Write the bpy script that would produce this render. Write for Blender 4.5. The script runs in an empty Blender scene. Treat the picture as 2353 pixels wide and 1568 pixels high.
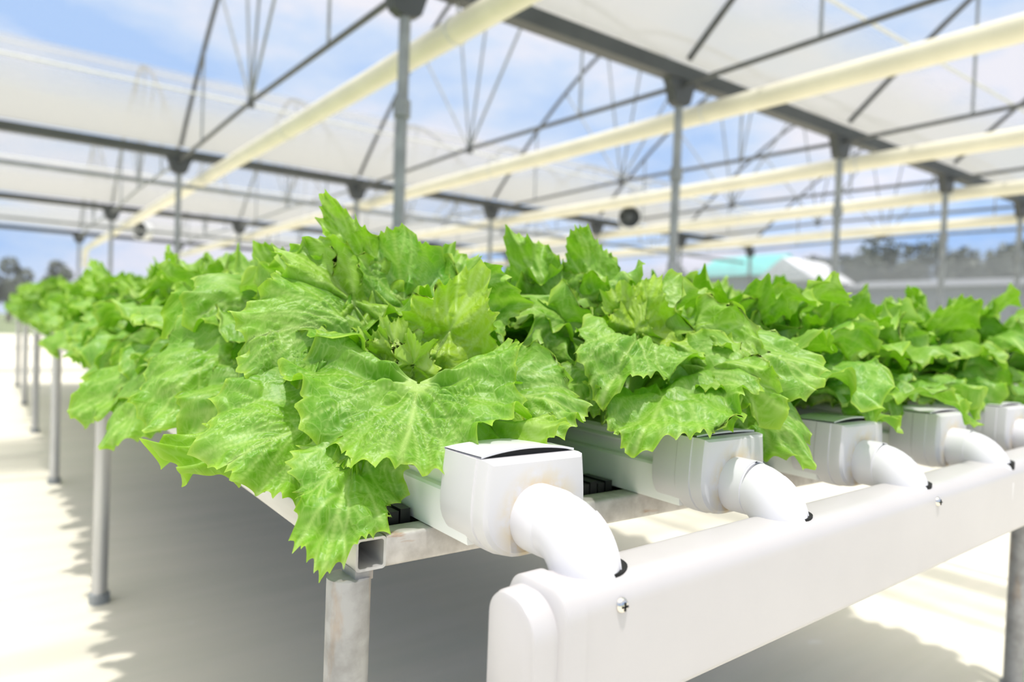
import bpy, bmesh, math, random
import numpy as np
from mathutils import Vector, Matrix

D = bpy.data
SC = bpy.context.scene
COL = SC.collection
H = 0.956                      # lens height above the floor; z values below are measured from the lens
rnd = random.Random(7)

# ------------------------------------------------------------------ camera calibration
FPX, PCX, PCY = 1620.43, 1176.5, 784.0
R = np.array([[0.80160711, -0.01622761, -0.59763091],
              [-0.59674462, 0.03907404, -0.80147931],
              [0.03635795, 0.99910454, 0.02163829]])

def at(px, py, depth):
    """a point seen at photo pixel (px, py), `depth` metres in front of the lens"""
    v = np.array([(px - PCX) / FPX, -(py - PCY) / FPX, -1.0]) * depth
    p = R @ v
    return np.array([p[0], p[1], p[2] + H])

# ------------------------------------------------------------------ materials
MATS = {}

def nodes_of(name):
    m = D.materials.new(name)
    m.use_nodes = True
    nt = m.node_tree
    nt.nodes.clear()
    out = nt.nodes.new('ShaderNodeOutputMaterial')
    MATS[name] = m
    return m, nt, out

def N(nt, typ, **kw):
    n = nt.nodes.new(typ)
    for k, v in kw.items():
        if k in n.inputs.keys() if isinstance(k, str) else False:
            n.inputs[k].default_value = v
        else:
            setattr(n, k, v)
    return n

def ramp(nt, fac, stops):
    r = nt.nodes.new('ShaderNodeValToRGB')
    el = r.color_ramp.elements
    while len(el) > 1:
        el.remove(el[-1])
    el[0].position = stops[0][0]
    el[0].color = stops[0][1]
    for p, c in stops[1:]:
        e = el.new(p)
        e.color = c
    nt.links.new(fac, r.inputs['Fac'])
    return r

def c4(r, g, b):
    return (r, g, b, 1.0)

def coords(nt, kind='Object', scale=(1, 1, 1)):
    tc = nt.nodes.new('ShaderNodeTexCoord')
    mp = nt.nodes.new('ShaderNodeMapping')
    mp.inputs['Scale'].default_value = scale
    nt.links.new(tc.outputs[kind], mp.inputs['Vector'])
    return mp.outputs['Vector']

def noise(nt, vec, scale, detail=4, rough=0.55):
    n = nt.nodes.new('ShaderNodeTexNoise')
    n.inputs['Scale'].default_value = scale
    n.inputs['Detail'].default_value = detail
    n.inputs['Roughness'].default_value = rough
    nt.links.new(vec, n.inputs['Vector'])
    return n

def plain(name, col, rough=0.5, metal=0.0, var=0.0, scale=20.0, bump=0.0, stretch=(1, 1, 1), spec=0.5, col2=None, lo=0.35, hi=0.65):
    m, nt, out = nodes_of(name)
    b = nt.nodes.new('ShaderNodeBsdfPrincipled')
    b.inputs['Roughness'].default_value = rough
    b.inputs['Metallic'].default_value = metal
    b.inputs['Specular IOR Level'].default_value = spec
    vec = coords(nt, 'Object', stretch)
    n = noise(nt, vec, scale)
    if col2 is None:
        col2 = tuple(max(0, c * (1 - var)) for c in col)
    r = ramp(nt, n.outputs['Fac'], [(lo, c4(*col2)), (hi, c4(*col))])
    nt.links.new(r.outputs['Color'], b.inputs['Base Color'])
    if bump:
        bp = nt.nodes.new('ShaderNodeBump')
        bp.inputs['Strength'].default_value = bump
        bp.inputs['Distance'].default_value = 0.002
        nt.links.new(n.outputs['Fac'], bp.inputs['Height'])
        nt.links.new(bp.outputs['Normal'], b.inputs['Normal'])
    nt.links.new(b.outputs['BSDF'], out.inputs['Surface'])
    return m

def leaf_material(name, base, base2, vein, margin, young, trans, tfac=0.29):
    m, nt, out = nodes_of(name)
    L = nt.links.new
    att = nt.nodes.new('ShaderNodeAttribute'); att.attribute_name = 'leaf'
    fl = nt.nodes.new('ShaderNodeAttribute'); fl.attribute_name = 'flat'
    sep = nt.nodes.new('ShaderNodeSeparateColor'); L(att.outputs['Color'], sep.inputs['Color'])

    def mix(fac, a, b, blend='MIX'):
        x = nt.nodes.new('ShaderNodeMix'); x.data_type = 'RGBA'; x.blend_type = blend
        L(fac, x.inputs['Factor'])
        for q, i in ((a, 6), (b, 7)):
            if isinstance(q, tuple): x.inputs[i].default_value = q
            else: L(q, x.inputs[i])
        return x.outputs[2]

    def math_(op, a, b=None, c=None):
        x = nt.nodes.new('ShaderNodeMath'); x.operation = op
        for i, q in enumerate((a, b, c)):
            if q is None: continue
            if isinstance(q, (int, float)): x.inputs[i].default_value = q
            else: L(q, x.inputs[i])
        return x.outputs[0]

    def smooth(val, lo, hi, t0=0.0, t1=1.0):
        x = nt.nodes.new('ShaderNodeMapRange'); x.interpolation_type = 'SMOOTHSTEP'
        for nm, q in (('From Min', lo), ('From Max', hi), ('To Min', t0), ('To Max', t1)): x.inputs[nm].default_value = q
        L(val, x.inputs['Value'])
        return x.outputs[0]
    # vein network in the flat coordinates of the blade
    wn = noise(nt, fl.outputs['Vector'], 55, 2)
    wv = nt.nodes.new('ShaderNodeVectorMath'); wv.operation = 'MULTIPLY_ADD'
    wv.inputs[1].default_value = (0.012, 0.012, 0.0); L(wn.outputs['Color'], wv.inputs[0]); L(fl.outputs['Vector'], wv.inputs[2])

    def vor(scale):
        v = nt.nodes.new('ShaderNodeTexVoronoi'); v.feature = 'DISTANCE_TO_EDGE'; v.inputs['Scale'].default_value = scale
        L(wv.outputs[0], v.inputs['Vector'])
        return v.outputs['Distance']
    d1, d2 = vor(62), vor(150)
    v1 = smooth(d1, 0.0, 0.075, 0.62, 0.0); v2 = smooth(d2, 0.0, 0.09, 0.30, 0.0)
    net = math_('MAXIMUM', v1, v2)
    net = math_('MULTIPLY', net, math_('SUBTRACT', 1.0, math_('MULTIPLY', sep.outputs['Green'], 0.8)))
    allv = math_('MINIMUM', math_('MAXIMUM', math_('MULTIPLY', sep.outputs['Red'], 0.85), math_('MULTIPLY', net, 0.55)), 1.0)
    n = noise(nt, coords(nt, 'Object'), 20, 3)
    r0 = ramp(nt, n.outputs['Fac'], [(0.32, c4(*base2)), (0.68, c4(*base))])
    c = mix(sep.outputs['Blue'], r0.outputs['Color'], c4(*young))
    c = mix(math_('MULTIPLY', sep.outputs['Green'], 0.7), c, c4(*margin))
    c = mix(allv, c, c4(*vein))
    b = nt.nodes.new('ShaderNodeBsdfPrincipled')
    b.inputs['Roughness'].default_value = 0.42
    b.inputs['Specular IOR Level'].default_value = 0.5
    L(c, b.inputs['Base Color'])
    h = math_('ADD', smooth(d1, 0.0, 0.34), math_('MULTIPLY', smooth(d2, 0.0, 0.3), 0.28))
    n2 = noise(nt, fl.outputs['Vector'], 420, 2)
    pn = noise(nt, fl.outputs['Vector'], 26, 2)
    h = math_('MULTIPLY', h, smooth(pn.outputs['Fac'], 0.38, 0.6, 0.15, 1.0))
    h = math_('ADD', h, math_('MULTIPLY', n2.outputs['Fac'], 0.12))
    bp = nt.nodes.new('ShaderNodeBump'); bp.inputs['Strength'].default_value = 0.38; bp.inputs['Distance'].default_value = 0.0026
    L(h, bp.inputs['Height']); L(bp.outputs['Normal'], b.inputs['Normal'])
    t = nt.nodes.new('ShaderNodeBsdfTranslucent')
    tc = mix(allv, c4(*trans), c4(trans[0] * 1.5, trans[1] * 1.1, trans[2] * 3.0))
    L(tc, t.inputs['Color'])
    ms = nt.nodes.new('ShaderNodeMixShader'); ms.inputs['Fac'].default_value = tfac
    L(b.outputs['BSDF'], ms.inputs[1]); L(t.outputs['BSDF'], ms.inputs[2]); L(ms.outputs[0], out.inputs['Surface'])
    return m

LEAF = leaf_material('lettuce_leaf', (0.205, 0.445, 0.040), (0.070, 0.275, 0.012), (0.50, 0.68, 0.20), (0.50, 0.67, 0.06), (0.40, 0.60, 0.022), (0.20, 0.55, 0.004))

WHITE = plain('white_pvc', (0.545, 0.525, 0.53), 0.32, var=0.03, scale=9, spec=0.45)
WHITER = plain('bright_white_pvc', (0.73, 0.72, 0.75), 0.32, var=0.02, scale=9, spec=0.45)
CHAN = plain('white_channel_pvc', (0.88, 0.89, 0.87), 0.30, var=0.03, scale=6, spec=0.45)
BLACK = plain('black_plastic', (0.012, 0.012, 0.013), 0.35, var=0.5, scale=40)
DARKHOLE = plain('recess_shade', (0.006, 0.006, 0.006), 0.8, var=0.2)  # near-black colour that puts in the shade of holes and slots
STEEL = plain('galvanised_steel', (0.62, 0.62, 0.61), 0.42, 0.55, scale=14, stretch=(1, 1, 0.12), bump=0.1, col2=(0.42, 0.41, 0.40))
STEELY = plain('galvanised_tube', (0.66, 0.655, 0.64), 0.45, 0.4, scale=16, stretch=(1, 0.12, 1), bump=0.1, col2=(0.50, 0.48, 0.45))
GREYS = plain('grey_post_steel', (0.30, 0.32, 0.33), 0.5, 0.2, var=0.25, scale=8)
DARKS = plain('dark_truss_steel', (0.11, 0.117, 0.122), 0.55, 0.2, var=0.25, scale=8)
GUTM = plain('gutter_steel', (0.08, 0.086, 0.088), 0.5, 0.2, var=0.2, scale=3)
CREAM = plain('cream_pvc', (0.80, 0.765, 0.62), 0.4, var=0.08, scale=3)
CHROME = plain('chrome_steel', (0.75, 0.72, 0.69), 0.12, 1.0, var=0.1)
FANM = plain('fan_dark', (0.10, 0.11, 0.11), 0.5, var=0.2)
FANW = plain('fan_ring_white', (0.72, 0.73, 0.72), 0.5, var=0.1)
GREEN = plain('green_plastic', (0.01, 0.23, 0.10), 0.4, var=0.15)
TEAL = plain('teal_sheet_roof', (0.16, 0.50, 0.47), 0.5, var=0.15, scale=1.2)
OFFW = plain('white_sheet', (0.8, 0.8, 0.82), 0.5, var=0.08, scale=1.2)
GROUND = plain('ground_grass', (0.22, 0.27, 0.12), 0.9, var=0.4, scale=0.8)
TREE = plain('tree_leaves', (0.17, 0.19, 0.15), 0.7, var=0.45, scale=2.5)
BARK = plain('tree_bark', (0.16, 0.13, 0.10), 0.9, var=0.4, scale=6)

# rusty steel for the front rail
def rust_steel(name, base, rust, lo, hi, stretch):
    m, nt, out = nodes_of(name)
    b = nt.nodes.new('ShaderNodeBsdfPrincipled')
    b.inputs['Roughness'].default_value = 0.5
    b.inputs['Metallic'].default_value = 0.3
    vec = coords(nt, 'Object', stretch)
    n = noise(nt, vec, 13, 5, 0.62)
    n2 = noise(nt, coords(nt, 'Object'), 34, 4)
    r = ramp(nt, n.outputs['Fac'], [(lo, c4(*rust)), (hi, c4(*base))])
    r2 = ramp(nt, n2.outputs['Fac'], [(0.36, c4(0.72, 0.71, 0.70)), (0.60, c4(1, 1, 1))])
    mx = nt.nodes.new('ShaderNodeMix'); mx.data_type = 'RGBA'; mx.blend_type = 'MULTIPLY'
    mx.inputs['Factor'].default_value = 1.0
    nt.links.new(r.outputs['Color'], mx.inputs[6]); nt.links.new(r2.outputs['Color'], mx.inputs[7])
    nt.links.new(mx.outputs[2], b.inputs['Base Color'])
    nt.links.new(b.outputs['BSDF'], out.inputs['Surface'])
    return m
RUST = rust_steel('weathered_steel', (0.60, 0.575, 0.55), (0.42, 0.24, 0.13), 0.27, 0.36, (0.5, 1, 3))
POSTM = rust_steel('weathered_post', (0.37, 0.37, 0.37), (0.36, 0.29, 0.23), 0.30, 0.44, (2.2, 2.2, 0.5))
# glue-stained cap plastic
def cap_plastic():
    m, nt, out = nodes_of('white_cap_pvc')
    b = nt.nodes.new('ShaderNodeBsdfPrincipled')
    b.inputs['Roughness'].default_value = 0.38
    vec = coords(nt, 'Object')
    g = nt.nodes.new('ShaderNodeVectorMath'); g.operation = 'DISTANCE'
    g.inputs[1].default_value = (0.004, -0.002, -0.017)
    nt.links.new(vec, g.inputs[0])
    r = ramp(nt, g.outputs['Value'], [(0.032, c4(0.67, 0.50, 0.27)), (0.044, c4(0.65, 0.59, 0.49)), (0.060, c4(0.65, 0.64, 0.655))])
    n = noise(nt, vec, 45)
    mx = nt.nodes.new('ShaderNodeMix'); mx.data_type = 'RGBA'
    rr = ramp(nt, n.outputs['Fac'], [(0.34, c4(0, 0, 0)), (0.54, c4(1, 1, 1))])
    nt.links.new(rr.outputs['Color'], mx.inputs['Factor'])
    mx.inputs[6].default_value = c4(0.65, 0.64, 0.655)
    nt.links.new(r.outputs['Color'], mx.inputs[7])
    nt.links.new(mx.outputs[2], b.inputs['Base Color'])
    nt.links.new(b.outputs['BSDF'], out.inputs['Surface'])
    return m
CAPM = cap_plastic()

def floor_material():
    m, nt, out = nodes_of('ground_cover_floor')
    b = nt.nodes.new('ShaderNodeBsdfPrincipled')
    b.inputs['Roughness'].default_value = 0.75
    vec = coords(nt, 'Object', (0.45, 3.2, 1))
    n = noise(nt, vec, 2.2, 5, 0.6)
    r = ramp(nt, n.outputs['Fac'], [(0.34, c4(0.80, 0.77, 0.63)), (0.62, c4(0.87, 0.815, 0.68))])
    v2 = coords(nt, 'Object', (1, 1.6, 1))
    n2 = noise(nt, v2, 5.5, 2)
    sp = ramp(nt, n2.outputs['Fac'], [(0.70, c4(0, 0, 0)), (0.76, c4(1, 1, 1))])
    mx = nt.nodes.new('ShaderNodeMix'); mx.data_type = 'RGBA'
    nt.links.new(sp.outputs['Color'], mx.inputs['Factor'])
    nt.links.new(r.outputs['Color'], mx.inputs[6]); mx.inputs[7].default_value = c4(0.92, 0.88, 0.78)
    nt.links.new(mx.outputs[2], b.inputs['Base Color'])
    w = nt.nodes.new('ShaderNodeTexWave'); w.wave_type = 'BANDS'; w.bands_direction = 'Y'
    w.inputs['Scale'].default_value = 2.2; w.inputs['Distortion'].default_value = 1.5
    nt.links.new(coords(nt, 'Object'), w.inputs['Vector'])
    bp = nt.nodes.new('ShaderNodeBump'); bp.inputs['Strength'].default_value = 0.25; bp.inputs['Distance'].default_value = 0.01
    nt.links.new(w.outputs['Fac'], bp.inputs['Height']); nt.links.new(bp.outputs['Normal'], b.inputs['Normal'])
    nt.links.new(b.outputs['BSDF'], out.inputs['Surface'])
    return m
FLOOR = floor_material()

def film_material(name, lo_op, hi_op, z0, z1, col=(0.88, 0.88, 0.86)):
    """greenhouse film: more opaque low on the slope, clear and hazy above"""
    m, nt, out = nodes_of(name)
    vec = coords(nt, 'Object')
    sx = nt.nodes.new('ShaderNodeSeparateXYZ'); nt.links.new(vec, sx.inputs[0])
    n = noise(nt, coords(nt, 'Object', (0.25, 1, 1)), 1.6, 4)
    ad = nt.nodes.new('ShaderNodeMath'); ad.operation = 'MULTIPLY_ADD'
    ad.inputs[1].default_value = 0.55; ad.inputs[2].default_value = -0.28
    nt.links.new(n.outputs['Fac'], ad.inputs[0])
    sm = nt.nodes.new('ShaderNodeMath'); sm.operation = 'ADD'
    nt.links.new(sx.outputs['Z'], sm.inputs[0]); nt.links.new(ad.outputs[0], sm.inputs[1])
    mr = nt.nodes.new('ShaderNodeMapRange'); mr.interpolation_type = 'SMOOTHSTEP'
    mr.inputs['From Min'].default_value = z0; mr.inputs['From Max'].default_value = z1
    mr.inputs['To Min'].default_value = lo_op; mr.inputs['To Max'].default_value = hi_op
    nt.links.new(sm.outputs[0], mr.inputs['Value'])
    tr = nt.nodes.new('ShaderNodeBsdfTransparent'); tr.inputs['Color'].default_value = c4(0.97, 0.97, 0.985)
    tl = nt.nodes.new('ShaderNodeBsdfTranslucent'); tl.inputs['Color'].default_value = c4(*col)
    df = nt.nodes.new('ShaderNodeBsdfDiffuse'); df.inputs['Color'].default_value = c4(*col)
    m1 = nt.nodes.new('ShaderNodeMixShader'); m1.inputs['Fac'].default_value = 0.40
    nt.links.new(tl.outputs[0], m1.inputs[1]); nt.links.new(df.outputs[0], m1.inputs[2])
    m2 = nt.nodes.new('ShaderNodeMixShader')
    nt.links.new(mr.outputs[0], m2.inputs['Fac'])
    nt.links.new(tr.outputs[0], m2.inputs[1]); nt.links.new(m1.outputs[0], m2.inputs[2])
    nt.links.new(m2.outputs[0], out.inputs['Surface'])
    return m
FILM = film_material('roof_film', 0.86, 0.25, 3.85, 4.35, col=(0.47, 0.47, 0.455))
NETB = film_material('end_net', 0.16, 0.08, 3.3, 3.5, col=(0.44, 0.45, 0.48))
NET = film_material('insect_net', 0.52, 0.08, 2.6, 3.2, col=(0.44, 0.45, 0.48))

# ------------------------------------------------------------------ mesh builder
class MB:
    def __init__(s):
        s.v = []; s.f = []

    def add(s, verts, faces):
        o = len(s.v)
        s.v += [tuple(map(float, p)) for p in verts]
        s.f += [tuple(i + o for i in f) for f in faces]
        return s

    def box(s, a, b):
        x0, y0, z0 = a; x1, y1, z1 = b
        vs = [(x0, y0, z0), (x1, y0, z0), (x1, y1, z0), (x0, y1, z0), (x0, y0, z1), (x1, y0, z1), (x1, y1, z1), (x0, y1, z1)]
        return s.add(vs, [(0, 3, 2, 1), (4, 5, 6, 7), (0, 1, 5, 4), (1, 2, 6, 5), (2, 3, 7, 6), (3, 0, 4, 7)])

    def bar(s, p, q, w, h, up=(0, 0, 1)):
        p = np.array(p, float); q = np.array(q, float)
        t = q - p; t /= np.linalg.norm(t)
        side = np.cross(t, up)
        if np.linalg.norm(side) < 1e-6:
            side = np.cross(t, (1, 0, 0))
        side /= np.linalg.norm(side); u = np.cross(side, t)
        prof = [(-w / 2, -h / 2), (w / 2, -h / 2), (w / 2, h / 2), (-w / 2, h / 2)]
        vs = [e + side * a + u * b for e in (p, q) for a, b in prof]
        return s.add(vs, [(0, 1, 2, 3), (7, 6, 5, 4), (0, 4, 5, 1), (1, 5, 6, 2), (2, 6, 7, 3), (3, 7, 4, 0)])

    def tube(s, path, rad, n=12, cap=True):
        P = [np.array(p, float) for p in path]
        if not hasattr(rad, '__len__'):
            rad = [rad] * len(P)
        vs = []; fs = []
        ref = None
        for i, p in enumerate(P):
            t = P[min(i + 1, len(P) - 1)] - P[max(i - 1, 0)]
            t /= (np.linalg.norm(t) + 1e-12)
            if ref is None:
                ref = np.array((0, 0, 1.0)) if abs(t[2]) < 0.9 else np.array((1.0, 0, 0))
            a = ref - t * ref.dot(t); a /= np.linalg.norm(a); ref = a
            b = np.cross(t, a)
            for k in range(n):
                th = 2 * math.pi * k / n
                vs.append(p + rad[i] * (a * math.cos(th) + b * math.sin(th)))
        for i in range(len(P) - 1):
            for k in range(n):
                k2 = (k + 1) % n
                fs.append((i * n + k, i * n + k2, (i + 1) * n + k2, (i + 1) * n + k))
        if cap:
            fs.append(tuple(range(n - 1, -1, -1)))
            fs.append(tuple((len(P) - 1) * n + k for k in range(n)))
        return s.add(vs, fs)

    def loft(s, rings, cap=True):
        n = len(rings[0]); vs = [p for r in rings for p in r]; fs = []
        for i in range(len(rings) - 1):
            for k in range(n):
                k2 = (k + 1) % n
                fs.append((i * n + k, i * n + k2, (i + 1) * n + k2, (i + 1) * n + k))
        if cap:
            fs.append(tuple(range(n - 1, -1, -1)))
            fs.append(tuple((len(rings) - 1) * n + k for k in range(n)))
        return s.add(vs, fs)

    def build(s, name, mat, parent=None, smooth=40, loc=None, bevel=0.0, fix=True):
        me = D.meshes.new(name)
        off = np.array(loc if loc is not None else (parent_world(parent) if parent else (0, 0, 0)), float)
        me.from_pydata([tuple(np.array(p) - off) for p in s.v], [], s.f)
        if fix or bevel:
            bm = bmesh.new(); bm.from_mesh(me)
            bmesh.ops.recalc_face_normals(bm, faces=bm.faces)
            if bevel:
                ed = [e for e in bm.edges if len(e.link_faces) == 2 and e.calc_face_angle(0) > 0.6]
                bmesh.ops.bevel(bm, geom=ed, offset=bevel, segments=2, affect='EDGES', profile=0.6)
            bm.to_mesh(me); bm.free()
        if smooth:
            me.polygons.foreach_set('use_smooth', [True] * len(me.polygons))
            me.set_sharp_from_angle(angle=math.radians(smooth))
        me.materials.append(mat)
        o = D.objects.new(name, me); COL.objects.link(o)
        if parent:
            o.parent = parent
            if loc is not None:
                o.location = tuple(np.array(loc) - parent_world(parent))
        elif loc is not None:
            o.location = tuple(loc)
        return o

def parent_world(o):
    p = np.array(o.location, float)
    while o.parent:
        o = o.parent; p = p + np.array(o.location, float)
    return p

def tag(o, label=None, cat=None, group=None, kind=None):
    if label: o['label'] = label
    if cat: o['category'] = cat
    if group: o['group'] = group
    if kind: o['kind'] = kind
    return o

def empty(name, loc, label=None, cat=None, group=None):
    o = D.objects.new(name, None); COL.objects.link(o)
    o.location = tuple(loc); o.empty_display_size = 0.05
    return tag(o, label, cat, group)

def rrect(w0, w1, h0, h1, r, n=5):
    """rounded rectangle in 2D; r = radii (bl, br, tr, tl)"""
    if not hasattr(r, '__len__'):
        r = (r,) * 4
    pts = []
    for (cx, cy, a0, rr) in ((w0 + r[0], h0 + r[0], 180, r[0]), (w1 - r[1], h0 + r[1], 270, r[1]), (w1 - r[2], h1 - r[2], 0, r[2]), (w0 + r[3], h1 - r[3], 90, r[3])):
        for k in range(n + 1):
            a = math.radians(a0 + 90 * k / n)
            pts.append((cx + rr * math.cos(a), cy + rr * math.sin(a)))
    return pts

ORD = ['first', 'second', 'third', 'fourth', 'fifth', 'sixth', 'seventh', 'eighth', 'ninth', 'tenth', 'eleventh', 'twelfth']

# ------------------------------------------------------------------ lettuce leaves
PROF_U = np.array([0, 0.12, 0.24, 0.36, 0.5, 0.64, 0.76, 0.88, 1.0])
PROF_W = np.array([0.09, 0.10, 0.20, 0.46, 0.78, 0.97, 1.0, 0.90, 0.62])

def leaf_geo(mid, hw, nu, nv, seed, cup=2.0, roll=0.0, twist=0.0, frill=0.012, tooth=0.009, age=0.2, blister=0.0035, side=None, detail=True, ear=0.12, fan=None):
    rg = np.random.RandomState(seed)
    mid = np.asarray(mid, float)
    seg = np.linalg.norm(np.diff(mid, axis=0), axis=1)
    arc = np.concatenate([[0], np.cumsum(seg)]); L = arc[-1]
    tan = np.gradient(mid, axis=0); tan /= np.linalg.norm(tan, axis=1)[:, None]
    if side is None:
        o = mid[-1] - mid[0]; o[2] = 0
        if np.linalg.norm(o) < 0.02:
            o = np.array([1.0, 0, 0])
        side = np.cross((0, 0, 1.0), o)
    side = np.asarray(side, float); side /= np.linalg.norm(side)
    S = side[None] - tan * (tan @ side)[:, None]
    S /= np.linalg.norm(S, axis=1)[:, None]
    Nn = np.cross(tan, S)
    rr = roll + twist * (arc / L)
    cr, sr = np.cos(rr)[:, None], np.sin(rr)[:, None]
    S, Nn = S * cr + Nn * sr, Nn * cr - S * sr

    uu = np.linspace(0, 1, nu) ** 0.82
    vv = np.linspace(-1, 1, nv); vv = 0.75 * vv + 0.25 * np.sin(vv * math.pi / 2)
    u, v = np.meshgrid(uu, vv, indexing='ij'); u = u.ravel(); v = v.ravel()
    k = np.clip((u - 0.35) / 0.65, 0, 1); k = k * k * (3 - 2 * k)
    xs = np.linspace(0, 1, 101); pw = np.interp(xs, PROF_U, PROF_W)
    pw = np.convolve(np.pad(pw, 6, mode='edge'), np.ones(13) / 13, 'valid')
    asym = 1 + 0.12 * (rg.rand() - 0.5) * np.sign(v)
    prof = np.interp(u, xs, pw) * hw * asym
    a = L * (u - 0.24 * v * v * k - ear * v * v * np.sin(np.clip((u - 0.2) / 0.8, 0, 1) * math.pi) ** 1.0)
    b = v * prof
    de = np.minimum((1 - np.abs(v)) * prof, (1 - u) * L)
    gate = np.clip((u - 0.22) / 0.12, 0, 1)
    s = np.arctan2(b / hw, (a - 0.55 * L) / (0.45 * L))
    ctr = 0.55 * L
    if fan:
        # palmate blade: lobes spread past the leaf stalk on both sides
        th = v * fan; ur = 0.015 + 0.985 * np.linspace(0, 1, nu)[:, None].repeat(nv, 1).ravel() ** 0.9
        Ra = np.where(np.abs(th) < math.pi / 2, L + (hw - L) * np.abs(np.sin(th)) ** 1.4, hw * (1 - 0.12 * (np.abs(th) - math.pi / 2))) * asym
        Ra = Ra * (1 + 0.05 * np.sin(3.0 * th + rg.uniform(0, 6)) + 0.04 * np.sin(5.0 * th + rg.uniform(0, 6)))
        a = ur * Ra * np.cos(th); b = ur * Ra * np.sin(th)
        de = np.minimum((1 - ur) * Ra, np.maximum((1 - np.abs(v)) * fan * ur * Ra, 0) + 0.004)
        gate = np.clip((ur - 0.10) / 0.15, 0, 1); s = th * 1.25; ctr = 0.0
    # margin points
    t = np.zeros_like(s); p = -3.0
    while p < 3.0:
        p += rg.uniform(0.10, 0.24)
        t = np.maximum(t, rg.uniform(0.35, 1.0) * np.exp(-np.abs(s - p) / rg.uniform(0.030, 0.055)))
    t2 = np.zeros_like(s); p = -3.0
    while p < 3.0:
        p += rg.uniform(0.5, 0.95)
        t2 = np.maximum(t2, rg.uniform(0.4, 1.0) * np.exp(-((s - p) / 0.2) ** 2))
    dr = (1.25 * tooth * t * np.exp(-de / 0.010) + 0.021 * (t2 - 0.45) * np.exp(-de / 0.028)) * gate
    da, db = a - ctr, b
    dn = np.sqrt(da * da + db * db) + 1e-6
    a0, b0 = a.copy(), b.copy()
    if fan:
        ux, uy = da / dn, db / dn
    else:
        wt = np.exp(-(1 - u) * L / 0.012); ws = np.exp(-(1 - np.abs(v)) * prof / 0.012)
        ux = wt + 0.15 * da / dn + 1e-6; uy = ws * np.sign(v) + 0.15 * db / dn
        nn_ = np.sqrt(ux * ux + uy * uy) + 1e-9; ux, uy = ux / nn_, uy / nn_
    a = a + dr * ux; b = b + dr * uy
    uvs = np.stack([a, b, np.full_like(a, rg.uniform(0, 50))], 1)
    # ruffles
    ph = rg.uniform(0, 6.28, 8); n1 = rg.uniform(11, 15); n2 = rg.uniform(24, 32); n3 = rg.uniform(3.2, 5.2)
    amp = 0.6 + 0.4 * np.sin(1.7 * s + ph[5])
    w = 1.15 * frill * np.exp(-de / 0.024) * np.sin(n1 * s + ph[0] + 0.8 * np.sin(2.3 * s + ph[3])) * amp
    w += 0.5 * frill * np.exp(-de / 0.010) * np.sin(n2 * s + ph[1] + 0.9 * np.sin(3.1 * s + ph[4]))
    w += 1.5 * frill * np.exp(-de / 0.055) * np.sin(n3 * s + ph[2])
    # crumpled blade
    cr_ = np.zeros_like(a)
    for q in range(5):
        ka = rg.uniform(0, 6.28); kl = 6.28 / rg.uniform(0.038, 0.075)
        cr_ += np.sin(kl * (a0 * math.cos(ka) + b0 * math.sin(ka)) + rg.uniform(0, 6.28))
    w += (0.0020 if fan else 0.0034) * min(1.0, hw / 0.07) * cr_ * np.clip(0.35 + 0.65 * np.exp(-de / 0.05), 0, 1)
    w *= gate
    wg = np.pad(w.reshape(nu, nv), 1, mode='edge')
    wg = 0.25 * wg[:-2] + 0.5 * wg[1:-1] + 0.25 * wg[2:]
    wg = 0.25 * wg[:, :-2] + 0.5 * wg[:, 1:-1] + 0.25 * wg[:, 2:]
    w = wg.ravel()
    vein = np.zeros_like(a); hgt = np.zeros_like(a)
    if detail:
        P2 = np.stack([a0, b0], 1)
        lines = [(np.stack([np.linspace(0, L * 0.97, 46), np.zeros(46)], 1), 0.0036, 1.0, True)]
        for j in range(6):
            for sg in (-1, 1):
                aj = L * (0.20 + 0.115 * j + 0.03 * rg.rand()); th = math.radians(rg.uniform(44, 58) - 3.2 * j) * sg
                if fan:
                    aj = 0.0 if j < 3 else L * (0.15 + 0.18 * (j - 3)); th = sg * (fan * (0.84 - 0.26 * j) if j < 3 else 0.75 - 0.07 * j)
                ln = hw * (1.5 - 0.14 * j) if not fan else hw * (1.0 if j < 3 else 0.75); q = np.array([aj, 0.0]); pts = [q.copy()]
                bend = rg.uniform(-0.9, 0.1) * sg
                for i in range(22):
                    th2 = th + bend * (i / 22)
                    q = q + ln / 22 * np.array([math.cos(th2), math.sin(th2)]); pts.append(q.copy())
                pts = np.array(pts); lines.append((pts, 0.0024, 0.85, False))
                for st in (7, 12, 16):
                    for sg2 in (-1, 1):
                        if rg.rand() < 0.75:
                            q = pts[st]; th3 = th + bend * st / 22 + sg2 * rg.uniform(0.5, 0.9)
                            l2 = hw * rg.uniform(0.2, 0.38)
                            sp = np.array([q + l2 * f * np.array([math.cos(th3), math.sin(th3)]) for f in np.linspace(0, 1, 9)])
                            lines.append((sp, 0.0017, 0.55, False))
        dv = np.full(len(a), 1.0)
        for pts, wd, am, mainv in lines:
            d2 = ((P2[:, None, :] - pts[None]) ** 2).sum(2).min(1)
            d = np.sqrt(d2)
            dv = np.minimum(dv, d)
            vein = np.maximum(vein, am * np.exp(-(d / wd) ** 2))
        ns = int(np.clip(L * hw * 1.5 / 0.0185 ** 2, 10, 140))
        site = np.stack([rg.uniform(0.1 * L if not fan else -hw * 0.8, L, ns), rg.uniform(-hw, hw, ns)], 1)
        dd = np.sqrt(((P2[:, None, :] - site[None]) ** 2).sum(2))
        idx = dd.argmin(1)
        dd.partition(1, axis=1)
        g = dd[:, 1] - dd[:, 0]
        ca = (rg.uniform(0.15, 1.2, ns) ** 1.5)[idx] * (0.45 + 0.85 * np.exp(-np.abs(b0) / (0.5 * hw)))
        fade = np.clip(de / 0.030, 0, 1) * 0.8 + 0.2
        hgt = blister * 2.1 * np.tanh(dv / 0.0055) * np.tanh(g / 0.007) * ca * fade * gate
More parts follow.
